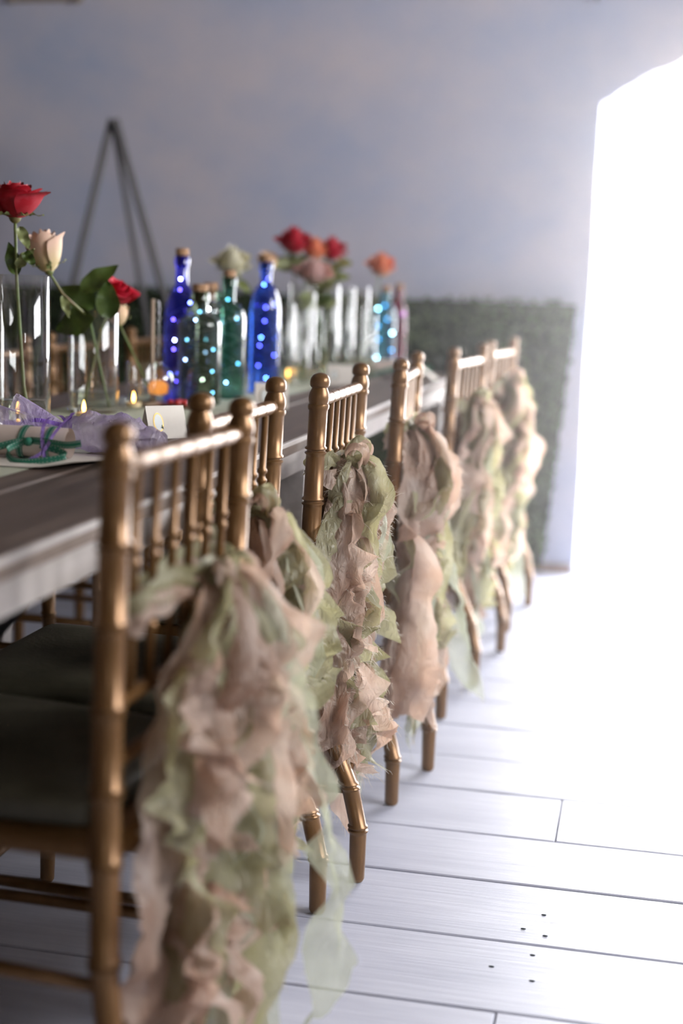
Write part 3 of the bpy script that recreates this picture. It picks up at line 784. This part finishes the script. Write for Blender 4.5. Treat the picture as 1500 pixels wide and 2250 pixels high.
def rose(label, base, head, R, H, mat, style='open', axis=None, foot=None, leaves=(), group='cut roses', npet=16, seed=1, stem_r=.0028, kinks=(), dome=.18):
    """base: stem foot; head: bottom of the bloom"""
    rng = random.Random(seed)
    base = Vector(base); head = Vector(head)
    g = thing('rose', label, 'rose', base, 0, group)
    ax = Vector(axis) if axis else (head - base)
    pts = [Vector((0, 0, 0))]
    for k in kinks: pts.append(Vector(k) - base)
    pts.append(head - base)
    # smooth polyline
    fine = []
    if len(pts) == 2: fine = [pts[0].lerp(pts[1], t / 8) for t in range(9)]
    else:
        for i in range(len(pts) - 1):
            for t in range(6): fine.append(pts[i].lerp(pts[i + 1], t / 6))
        fine.append(pts[-1])
    m = MB(); m.tube(fine, [stem_r * (1.15 - .25 * i / len(fine)) for i in range(len(fine))], 8); m.build('stem', 'stem', g)
    bl = D.objects.new('bloom', None); C.objects.link(bl); bl.parent = g; orient(bl, head - base, ax)
    m = MB(); m.sphere((0, 0, .004), .008 * R / .04, 10, 7, (1, 1, 1.1)); m.build('hip', 'stem', bl)
    for k in range(5):
        a = 2 * PI * k / 5 + .3; leaf((cos(a) * .004, sin(a) * .004, .002), (cos(a), sin(a), .35 if style == 'open' else .9), R * .85, R * .3, 'leaf_pale', bl, upv=(0, 0, 1), droop=.25, name='sepal')
    for k in range(npet):
        f = k / (npet - 1); ang = k * 2.39996 + rng.uniform(-.15, .15)
        if style == 'open':
            petal(rng, ang, R * (.16 + .66 * f), H * (1.0 - dome * f), .04 + .22 * f, 1.25 - .35 * f, .02 + .38 * f ** 2, mat, bl)
        else:
            petal(rng, ang, R * (.22 + .60 * f), H * (1.0 - .10 * f), .0 + .06 * f, 1.3 - .2 * f, .02 + .22 * f ** 3, mat, bl)
    for (p, d, L, w, mt) in leaves:
        lo = leaf(Vector(p) - base, d, L, w, mt, g)
    return g
rose('large open crimson rose in the tall vase at the left edge', (-1.176, 2.60, TZ + .013), (-1.218, 2.63, 1.180), .062, .072, 'p_red', 'open', axis=(.02, -.05, 1), kinks=[(-1.186, 2.597, .86), (-1.212, 2.624, 1.06)], seed=4, npet=20, stem_r=.0034,
     leaves=[((-1.210, 2.625, 1.07), (-.3, 0, .9), .07, .035, 'leaf'), ((-1.210, 2.62, 1.085), (.75, -.1, .85), .052, .026, 'leaf_pale'), ((-1.19, 2.612, 1.115), (.5, -.2, -.45), .034, .024, 'leaf'), ((-1.204, 2.62, 1.165), (.45, -.1, -.9), .048, .024, 'leaf_pale')])
rose('cream and blush rosebud leaning left above the wider vase', (-1.16, 2.985, TZ + .013), (-1.203, 2.76, 1.078), .046, .088, 'p_cream', 'bud', axis=(-.18, -.05, 1), kinks=[(-1.185, 2.93, .985), (-1.19, 2.80, 1.035)], seed=9, npet=13,
     leaves=[((-1.19, 2.80, 1.035), (.25, -.05, -.9), .05, .02, 'leaf_pale')])
rose('hot pink rose half hidden behind dark leaves in the wider vase', (-1.21, 2.96, TZ + .013), (-1.165, 3.01, 1.018), .044, .055, 'p_pink', 'open', axis=(.5, -.1, .8), kinks=[(-1.18, 2.99, .96)], seed=13, npet=14,
     leaves=[((-1.175, 2.93, 1.005), (-.62, -.15, .45), .085, .066, 'leaf'), ((-1.19, 2.90, 1.04), (.75, .0, .62), .098, .050, 'leaf'), ((-1.125, 2.90, .985), (-.10, -.1, .95), .085, .058, 'leaf'),
             ((-1.165, 2.91, .985), (-.95, -.1, -.25), .095, .07, 'leaf')])
rose('small peach rose behind the wider vase', (-1.13, 3.22, TZ + .001), (-1.175, 3.09, .965), .034, .05, 'p_peach', 'bud', axis=(-.2, 0, 1), seed=17, npet=11)
fr = [('ivory white rose behind the bottles', (-1.16, 3.98, TZ), (-1.181, 4.0, 1.095), .056, .074, 'p_white', 'open', 31),
      ('peach rose mostly hidden behind the cobalt bottle neck', (-1.10, 4.22, TZ), (-1.130, 4.2, 1.105), .036, .05, 'p_peach', 'bud', 32),
      ('deep red rose, tallest of the far roses', (-1.09, 4.43, TZ + .013), (-1.100, 4.4, 1.172), .056, .072, 'p_pink', 'open', 33),
      ('orange-red rose between the two far red roses', (-1.03, 4.29, TZ + .013), (-1.043, 4.45, 1.155), .043, .062, 'p_coral', 'open', 34),
      ('rightmost red rose of the far cluster', (-.99, 4.43, TZ + .013), (-1.000, 4.5, 1.155), .047, .066, 'p_pink', 'open', 35),
      ('dusty blush rose below the far red roses', (-.985, 4.41, TZ + .013), (-1.021, 4.35, 1.08), .058, .07, 'p_blush', 'open', 36),
      ('lone coral rose left of the magenta bottle', (-.945, 4.70, TZ + .013), (-.904, 4.85, 1.115), .050, .07, 'p_coral', 'open', 37)]
for l, b0_, h0, R, H, mt, st, sd in fr:
    h0 = Vector(h0); lv_ = []
    rg = random.Random(sd)
    if sd in (33, 34, 35, 36):
        for k in range(7):
            p = h0 + Vector((rg.uniform(-.01, .02), 0, -rg.uniform(.01, .07))); a = rg.uniform(0, 2 * PI)
            lv_.append((p, (cos(a), sin(a) * .6 - .3, rg.uniform(-.2, .5)), rg.uniform(.05, .085), rg.uniform(.034, .05), rg.choice(['leaf', 'leaf_pale', 'leaf_pale'])))
    if sd == 31: lv_ = [(h0 + Vector((.02, 0, -.02)), (.6, -.2, -.4), .05, .03, 'leaf_pale')]
    rose(l, b0_, h0, R, H * 1.22, mt, st, axis=(.1, -.4, .9), seed=sd, npet=20, dome=.5, leaves=lv_, group='far cut roses')

# ---- bottles with corks and fairy lights
def bottle(label, x, y, r, h, body_h, neck_r, gm, leds, nled, cork=.03, seed=1, sh=.05, group='corked bottles with string lights'):
    """h = height to the cork top"""
    g = thing('corked_bottle', label, 'bottle', (x, y, TZ), 0, group)
    hg = h - cork * .6
    pr = [(r * .3, .010), (r * .82, .002), (r * .95, 0), (r, .006), (r, body_h)]
    for k in range(1, 9):
        t = k / 8; a = t * PI / 2
        pr.append((neck_r + (r - neck_r) * (cos(a) ** 1.15 if cos(a) > 0 else 0), body_h + sh * sin(a) * .75 + sh * .25 * t))
    pr += [(neck_r * .96, hg - .028), (neck_r * .96, hg - .024), (neck_r * 1.18, hg - .022), (neck_r * 1.18, hg - .004), (neck_r * 1.0, hg), (neck_r * .8, hg - .003), (neck_r * .8, hg - .03)]
    m = MB(); m.lathe(pr, 30, cap=False); m.build('glass', gm, g, angle=50)
    m = MB(); m.lathe([(neck_r * .76, hg - .025), (neck_r * .79, hg), (neck_r * .95, hg + .001), (neck_r * .98, h - .002), (neck_r * .9, h)], 14); m.build('cork', 'cork', g, angle=40)
    rng = random.Random(seed); pts = []
    n = 60
    for k in range(n):
        t = k / (n - 1); z = hg - .03 - (hg - .05) * t
        rr = neck_r * .5 if z > body_h + sh * .7 else r * .62
        a = t * 26 + rng.uniform(-.3, .3); pts.append((rr * cos(a), rr * sin(a), z))
    m = MB(); m.tube(pts, .0005, 4); wr = m.build('light_wire', 'wire', g)
    me = {}
    for k in range(nled):
        i = int((k + rng.uniform(.1, .9)) / nled * (n - 1)); ml = leds[k % len(leds)]
        if ml not in me:
            q = MB(); q.sphere((0, 0, 0), .0028, 8, 6); me[ml] = q.mesh('fairy_light'); me[ml].materials.append(M[ml])
        o = link_mesh('fairy_light', me[ml], g); o.location = pts[i]
    return g
G_blue = glassmat('blue_violet_glass', (0.34, 0.34, 0.95), body=.06, bodycol=(0.05, 0.08, 0.8))
G_teal = glassmat('grey_green_glass', (0.44, 0.50, 0.40), body=.12, bodycol=(0.16, 0.17, 0.10))
G_green = glassmat('green_glass', (0.36, 0.58, 0.48), body=.10, bodycol=(0.1, 0.32, 0.25))
G_clear = glassmat('clear_bottle_glass', (0.88, 0.87, 0.82), body=.06, bodycol=(0.5, 0.45, 0.38))
G_cob = glassmat('cobalt_glass', (0.22, 0.42, 0.90), body=.07, bodycol=(0.03, 0.10, 0.7))
G_cyan = glassmat('cyan_glass', (0.35, 0.72, 0.80), body=.2, bodycol=(0.1, 0.5, 0.6))
G_mag = glassmat('magenta_glass', (0.62, 0.14, 0.28), body=.2, bodycol=(0.5, 0.08, 0.18))
bottle('blue-violet bottle glowing inside, beside the hanging globe', -1.118, 3.358, .044, .372, .175, .0165, G_blue, ['led_white', 'led_violet', 'led_blue', 'led_violet'], 8, seed=2, sh=.11)
bottle('squat grey-green bottle with blue lights, in front of the blue ones', -1.058, 3.318, .054, .288, .190, .020, G_teal, ['led_cyan', 'led_blue', 'led_cyan'], 7, seed=3, sh=.03)
bottle('clear bottle with one bright white light, between green bottles', -1.088, 3.50, .034, .292, .215, .019, G_clear, ['led_white', 'led_cyan', 'led_blue'], 4, seed=4, sh=.03)
bottle('green glass bottle with a tall neck and pale rim light', -1.045, 3.52, .044, .325, .200, .0155, G_green, ['led_cyan', 'led_cyan', 'led_blue'], 6, seed=5, sh=.045)
bottle('tall cobalt blue bottle with turquoise neck', -1.018, 3.775, .0425, .370, .215, .0165, G_cob, ['led_violet', 'led_blue', 'led_violet', 'led_violet'], 10, seed=6, sh=.08)
bottle('cyan bottle with large glowing lights at the far end', -.897, 4.93, .042, .30, .185, .016, G_cyan, ['led_cyan', 'led_white', 'led_cyan'], 9, seed=7, sh=.06)
bottle('magenta bottle at the far end of the table', -.862, 5.0, .031, .31, .19, .0145, G_mag, ['led_violet'], 2, seed=8, sh=.06)

# ---- glass globe tealight holder on a dowel stand
g = thing('globe_candle_holder', 'hanging glass globe with amber candle on a slim dowel stand', 'candle holder', (-1.132, 3.19, TZ))
m = MB(); m.lathe([(.03, 0), (.032, .003), (.03, .008), (.004, .010)], 20); m.build('base', 'dowel', g, angle=40)
m = MB(); m.tube([(0, .0, .009), (0, 0, .25)], .0042, 10); m.build('rod', 'dowel', g)
m = MB(); m.tube([(0, 0, .243), (.008, 0, .247), (.015, .0, .244)], .0018, 6); m.build('hook', 'wire', g)
m = MB(); n = 12
for k in range(n):
    zc = .236 - k * .0105; pts = []
    for j in range(9):
        a = 2 * PI * j / 8; q = Vector((.0032 * cos(a), 0, .0068 * sin(a))); q = q if k % 2 else Vector((0, q.x, q.z)); pts.append((.015 + q.x, q.y, zc + q.z))
    m.tube(pts, .0008, 5, cap=False)
m.build('chain', 'wire', g)
m = MB()
gp = [(.005, .108), (.010, .104), (.010, .099), (.016, .0965), (.028, .088), (.0365, .074), (.0385, .060), (.036, .046), (.028, .033), (.016, .0255), (.004, .0235)]
m.lathe(gp, 28, off=lambda z: (.015, 0)); m.build('globe', M['globe_glass'], g, angle=60)
m = MB(); m.lathe([(.012, .028), (.021, .031), (.0235, .042), (.022, .053), (.014, .060), (.002, .061)], 18, off=lambda z: (.015, 0)); cd_ = m.build('candle', 'amber', g, angle=40)

# ---- tealights
tl = None
TLL = [(-1.135, 2.78, 'tealight between the two near vases'), (-1.245, 2.70, 'tealight behind the tall near vase'), (-1.135, 3.075, 'tealight right of the wider vase'),
       (-1.075, 4.33, 'tealight with orange flame left of the far vases'), (-1.06, 4.21, 'bright yellow tealight in front of the far vases'), (-.93, 4.80, 'tealight behind the right tall far vase')]
for i, (x, y, l) in enumerate(TLL):
    if tl is None:
        g = thing('tealight', l, 'candle', (x, y, TZ), 0, 'tealight candles on the runner')
        m = MB(); m.lathe([(.018, 0), (.0195, .002), (.021, .024), (.020, .024), (.018, .006), (.001, .005)], 18, cap=False); m.build('cup', 'glass', g, angle=40)
        m = MB(); m.lathe([(.0172, .0065), (.0178, .016), (.016, .017), (.001, .0155)], 16); m.build('wax', 'wax', g, angle=40)
        m = MB(); m.lathe([(.0008, .0165), (.0032, .021), (.0040, .026), (.0028, .034), (.0004, .042)], 10); m.build('flame', 'flame', g)
        tl = g
    else:
        g = copy_tree(tl); g.location = (x, y, TZ); g['label'] = l

# ---- berries in a dish
g = tag((lambda mm: mm.build('dish', 'dish', angle=40))((lambda mm: (mm.lathe([(.030, 0), (.036, .003), (.043, .010), (.041, .010), (.033, .005), (.001, .004)], 24, cap=False), mm)[1])(MB())), 'small dark wooden dish of red berries behind the place card', 'dish')
g.location = (-1.06, 3.175, TZ)
q = MB(); q.sphere((0, 0, 0), .0075, 10, 7, (1, 1, .9)); bm_ = q.mesh('berry'); bm_.materials.append(M['berry'])
for k in range(7):
    a = k * 2.4; rr = .006 + .0035 * k
    o = link_mesh('berry', bm_); o.location = (-1.06 + rr * cos(a), 3.175 + rr * sin(a), TZ + .0125); tag(o, 'red berry in the small wooden dish', 'berry', 'red berries in the dish')

# ---- place cards
def place_card(x, y, rz, label, s=1.0):
    g = thing('place_card', label, 'card', (x, y, TZ), rz, 'folded place cards')
    w, h, d = .040 * s, .060 * s, .024 * s
    t = .0005
    for sd in (-1, 1):
        m = MB(); v = [(-w, sd * d, 0), (w, sd * d, 0), (w, 0, h), (-w, 0, h)]
        v += [(a, b - sd * .0008, c) for a, b, c in v[:2]] + [(a, b, c - .0012) for a, b, c in v[2:]]
        m.add(v, [(0, 1, 2, 3), (7, 6, 5, 4), (0, 4, 5, 1), (1, 5, 6, 2), (2, 6, 7, 3), (3, 7, 4, 0)]); m.build('panel', 'card', g, smooth=False)
    # oval emblem on the face turned to the camera
    def on(u, v, o=.0006):   # card face coordinates -> 3D
        k = v / h; return Vector((u, -d * (1 - k) - o, v))
    for nm, ra, rb, mt, oo in (('emblem_ring', .0105, .0175, 'goldfoil', .0008), ('emblem', .0082, .0150, 'enamel', .0012)):
        m = MB(); n = 24; vs = [on(-.018 * s, h * .5, oo)]
        for k in range(n): a = 2 * PI * k / n; vs.append(on(-.018 * s + ra * s * cos(a), h * .5 + rb * s * sin(a), oo))
        m.add(vs, [(0, 1 + k, 1 + (k + 1) % n) for k in range(n)]); m.build(nm, mt, g, smooth=False)
    m = MB(); m.tube([on(-.014 * s, h * .36, .0016), on(-.010 * s, h * .30, .0016), on(-.012 * s, h * .42, .0016)], .0009, 5); m.build('emblem_mark', 'green_rib', g)
    return g
place_card(-.882, 2.555, .8, 'white folded place card with an oval gold emblem')
place_card(-.87, 3.30, .3, 'white folded place card beside the squat bottle')
place_card(-.90, 4.22, .2, 'white folded place card in front of the far vases')

# ---- parchment scroll with green stitched ribbon
sc = thing('scroll', 'rolled parchment scroll tied with green stitched ribbon', 'scroll', (-.985, 2.145, TZ + .0275), 0)
m = MB()
pr = []
def roll(u, v):
    a = u * 2 * PI * 2.6; r = .0262 - .0022 * (1 - u) * 2.6; x = -.165 + .25 * v
    return Vector((x, r * cos(a), r * sin(a)))
m.grid(roll, 90, 6); m.build('parchment', 'paper', sc)
def ribbon(path, w, mat, parent, name, wd=(1, 0, 0), stitch=False):
    wd = Vector(wd); pts = [Vector(p) for p in path]
    # catmull-rom refine
    fine = []
    P = [pts[0]] + pts + [pts[-1]]
    for i in range(1, len(P) - 2):
        for k in range(8):
            t = k / 8; a, b_, c, d = P[i - 1], P[i], P[i + 1], P[i + 2]
            fine.append(.5 * ((2 * b_) + (c - a) * t + (2 * a - 5 * b_ + 4 * c - d) * t * t + (3 * b_ - a - 3 * c + d) * t ** 3))
    fine.append(pts[-1]); n = len(fine)
    def dirs(i):
        tg = (fine[min(i + 1, n - 1)] - fine[max(i - 1, 0)]).normalized(); s = (wd - tg * wd.dot(tg)); s = s.normalized() if s.length > .05 else tg.orthogonal().normalized()
        return tg, s
    m = MB()
    for i in range(n):
        tg, s = dirs(i); m.v += [tuple(fine[i] - s * w / 2), tuple(fine[i]), tuple(fine[i] + s * w / 2)]
    for i in range(n - 1):
        for j in (0, 1): m.f.append((3 * i + j, 3 * i + j + 1, 3 * i + j + 4, 3 * i + j + 3))
    o = m.build(name, mat, parent)
    if stitch:
        q = MB()
        for i in range(1, n - 1, 1):
            tg, s = dirs(i); nn = tg.cross(s)
            for sg in (-1, 1):
                c = fine[i] + s * w * .30 * sg
                for up_ in (-1, 1):
                    q.add([c - tg * .0012 - s * .0003 + nn * .0004 * up_, c + tg * .0012 - s * .0003 + nn * .0004 * up_, c + tg * .0012 + s * .0003 + nn * .0004 * up_, c - tg * .0012 + s * .0003 + nn * .0004 * up_], [(0, 1, 2, 3)])
        q.build('stitching', 'thread', o)
    return o
R_ = .0268
for xx, nm in ((.01, 'ribbon_band'), (.055, 'ribbon_band')):
    ribbon([(xx + .004 * sin(a), R_ * cos(a), R_ * sin(a)) for a in [2 * PI * k / 12 for k in range(13)]], .011, 'green_rib', sc, nm, (1, 0, 0), True)
ribbon([(.03, -.030, .006), (.0, -.036, .0), (-.05, -.045, -.016), (-.09, -.05, -.0262)], .011, 'green_rib', sc, 'ribbon_tail', (.4, 0, 1), True)
ribbon([(.03, -.030, .006), (.06, -.04, .006), (.10, -.05, .004), (.125, -.05, .008)], .011, 'green_rib', sc, 'ribbon_tail', (.2, 0, 1), True)
ribbon([(.02, -.031, .004), (.0, -.05, -.010), (.02, -.065, -.024), (.06, -.062, -.022), (.10, -.05, -.012), (.05, -.036, .0)], .010, 'green_rib', sc, 'ribbon_loop', (.1, .3, 1), True)
m = MB(); m.sphere((.028, -.033, .004), .008, 10, 7, (1.1, .8, .9)); m.build('ribbon_knot', 'green_rib', sc)
# paper under it
m = MB(); m.grid(lambda u, v: Vector((-1.10 + .25 * u + .05 * v, 2.035 + .20 * v, T + .0032 + .012 * max(0, u - .75) * 4 * (1 - v) * u)), 10, 6)
tag(m.build('paper_sheet', 'card'), 'white paper sheet lying under the scroll and pouch', 'paper')
# ---- lavender organza pouch
ou = thing('organza_pouch', 'lavender organza pouch tied with purple ribbon behind the scroll', 'pouch', (-.965, 2.30, TZ), 0)
def body(u, v):
    a = 2 * PI * v; t = u
    w = .062 * (sin(PI * min(1, t * .85 + .12)) ** .7) * (1 + .10 * sin(5 * a + 3 * t)); hgt = .032 * (sin(PI * min(1, t * .85 + .12)) ** .7)
    x = -.005 + .20 * t; y = w * cos(a) - .06 * t; z = .034 + hgt * sin(a) * (1 + .15 * sin(4 * a + 6 * t)) - .006 * t + .012 * mnoise.noise(Vector((t * 7, sin(a) * 2, cos(a) * 2))) + .006 * mnoise.noise(Vector((t * 18, sin(a) * 5, cos(a) * 5)))
    return Vector((x, y, max(.002, z)))
m = MB(); m.grid(body, 26, 28); m.build('pouch_body', 'lavender', ou)
def frill(u, v):
    a = 2 * PI * v; t = u
    w = .006 + .040 * t ** .8
    x = -.005 - .105 * t - .01 * sin(3 * a) * t; y = w * cos(a) * 1.3 + .008 * sin(7 * a) * t; z = .036 + w * .55 * sin(a) + .012 * t * sin(5 * a + 1) + .018 * t
    return Vector((x, y, max(.003, z)))
m = MB(); m.grid(frill, 14, 40); m.build('pouch_frill', 'lavender', ou)
ribbon([(-.004, .012 * cos(a), .037 + .011 * sin(a)) for a in [2 * PI * k / 8 for k in range(9)]], .008, 'purple', ou, 'ribbon_band', (1, 0, 0))
ribbon([(0, -.012, .045), (.03, -.06, .068), (.05, -.11, .070), (.055, -.155, .062), (.052, -.19, .045), (.042, -.205, .020), (.02, -.215, .004)], .006, 'purple', ou, 'ribbon_tail', (1, .3, .2))
ribbon([(0, -.012, .045), (.01, -.06, .062), (.018, -.11, .066), (.025, -.16, .062), (.034, -.192, .040), (.045, -.208, .008)], .006, 'purple', ou, 'ribbon_tail', (1, .3, .2))
ribbon([(0, -.012, .04), (-.05, -.03, .05), (-.09, -.03, .035), (-.115, -.05, .008)], .007, 'purple', ou, 'ribbon_tail', (.3, .3, 1))
# ---- far place settings: second scroll and a napkin
sc2 = copy_tree(sc); sc2.location = (-.83, 4.78, TZ + .0275); sc2.rotation_euler = (0, 0, .15); sc2['label'] = 'blurred parchment scroll at the far end of the table'
m = MB(); m.grid(lambda u, v: Vector((-.80 + .13 * u, 4.62 + .10 * v, T + .002 + .055 * (1 - abs(2 * u - 1)) * (1 - .3 * v) + .006 * sin(9 * v) * (1 - abs(2 * u - 1)))), 14, 6)
tag(m.build('napkin', 'card'), 'white folded napkin at the far table corner', 'napkin')

# ================================================================== BACKGROUND THINGS
e = thing('easel', 'slim grey three-legged easel standing before the back wall', 'easel', (-1.935, 5.0, 0))
ap = Vector((0, 0, 1.63))
def bar(a, b_, w, name, mat='easel', d=None):
    m = MB(); m.tube([a, b_], w, 4); m.build(name, mat, e, smooth=False)
bar((-.005, 0, 1.64), (-.395, -.03, 0.0), .014, 'front_leg'); bar((.01, 0, 1.64), (.53, -.03, 0.0), .014, 'front_leg'); bar((.0, .012, 1.62), (.19, .33, 0.0), .012, 'rear_leg')
bar((-.25, -.022, .62), (.34, -.022, .62), .011, 'cross_bar')
m = MB(); m.tube([(0, -.02, 1.61), (0, .025, 1.61)], .013, 8); m.build('hinge', 'iron', e)
fr_ = thing('picture_frame', 'old wooden frame on the wall, only its bottom edge in view', 'frame', (-2.41, Y1 - .012, 2.15))
for (x, z, dx, dz) in ((0, .01, .31, .03), (0, .36, .31, .03), (-.14, .185, .03, .32), (.14, .185, .03, .32)):
    m = MB(); m.box((x, 0, z), (dx, .022, dz)); m.build('frame_rail', 'oldwood', fr_, smooth=False)
m = MB(); m.box((0, .006, .185), (.25, .004, .32)); m.build('panel', 'paper', fr_, smooth=False)
for x in (-.14, .14):
    m = MB(); m.sphere((x, -.012, .0), .014, 8, 6, (1, .6, 1.2)); m.build('corner_knob', 'oldwood', fr_)
h = thing('wall_hook', 'small dark iron hook high on the wall near the doorway', 'hook', (-.258, Y1 - .002, 2.15))
m = MB(); m.box((0, 0, .03), (.022, .004, .05)); m.build('plate', 'iron', h, smooth=False)
m = MB(); m.tube([(0, -.002, .03), (0, -.03, .02), (0, -.045, .0), (0, -.035, -.018), (0, -.02, -.02)], .005, 8); m.build('hook_arm', 'iron', h)
l = thing('wall_sconce', 'dark iron wall bracket cut by the left picture edge', 'sconce', (-2.665, Y1 - .004, 1.57))
m = MB(); m.lathe([(.02, -.10), (.028, -.09), (.03, -.02), (.026, .05), (.012, .07)], 12, off=lambda z: (0, -.05)); m.build('cup', 'iron', l, angle=40)
m = MB(); m.box((0, -.004, -.02), (.05, .008, .12)); m.build('plate', 'iron', l, smooth=False)
m = MB(); m.tube([(0, -.006, -.05), (0, -.03, -.085), (0, -.05, -.095)], .006, 8); m.build('arm', 'iron', l)
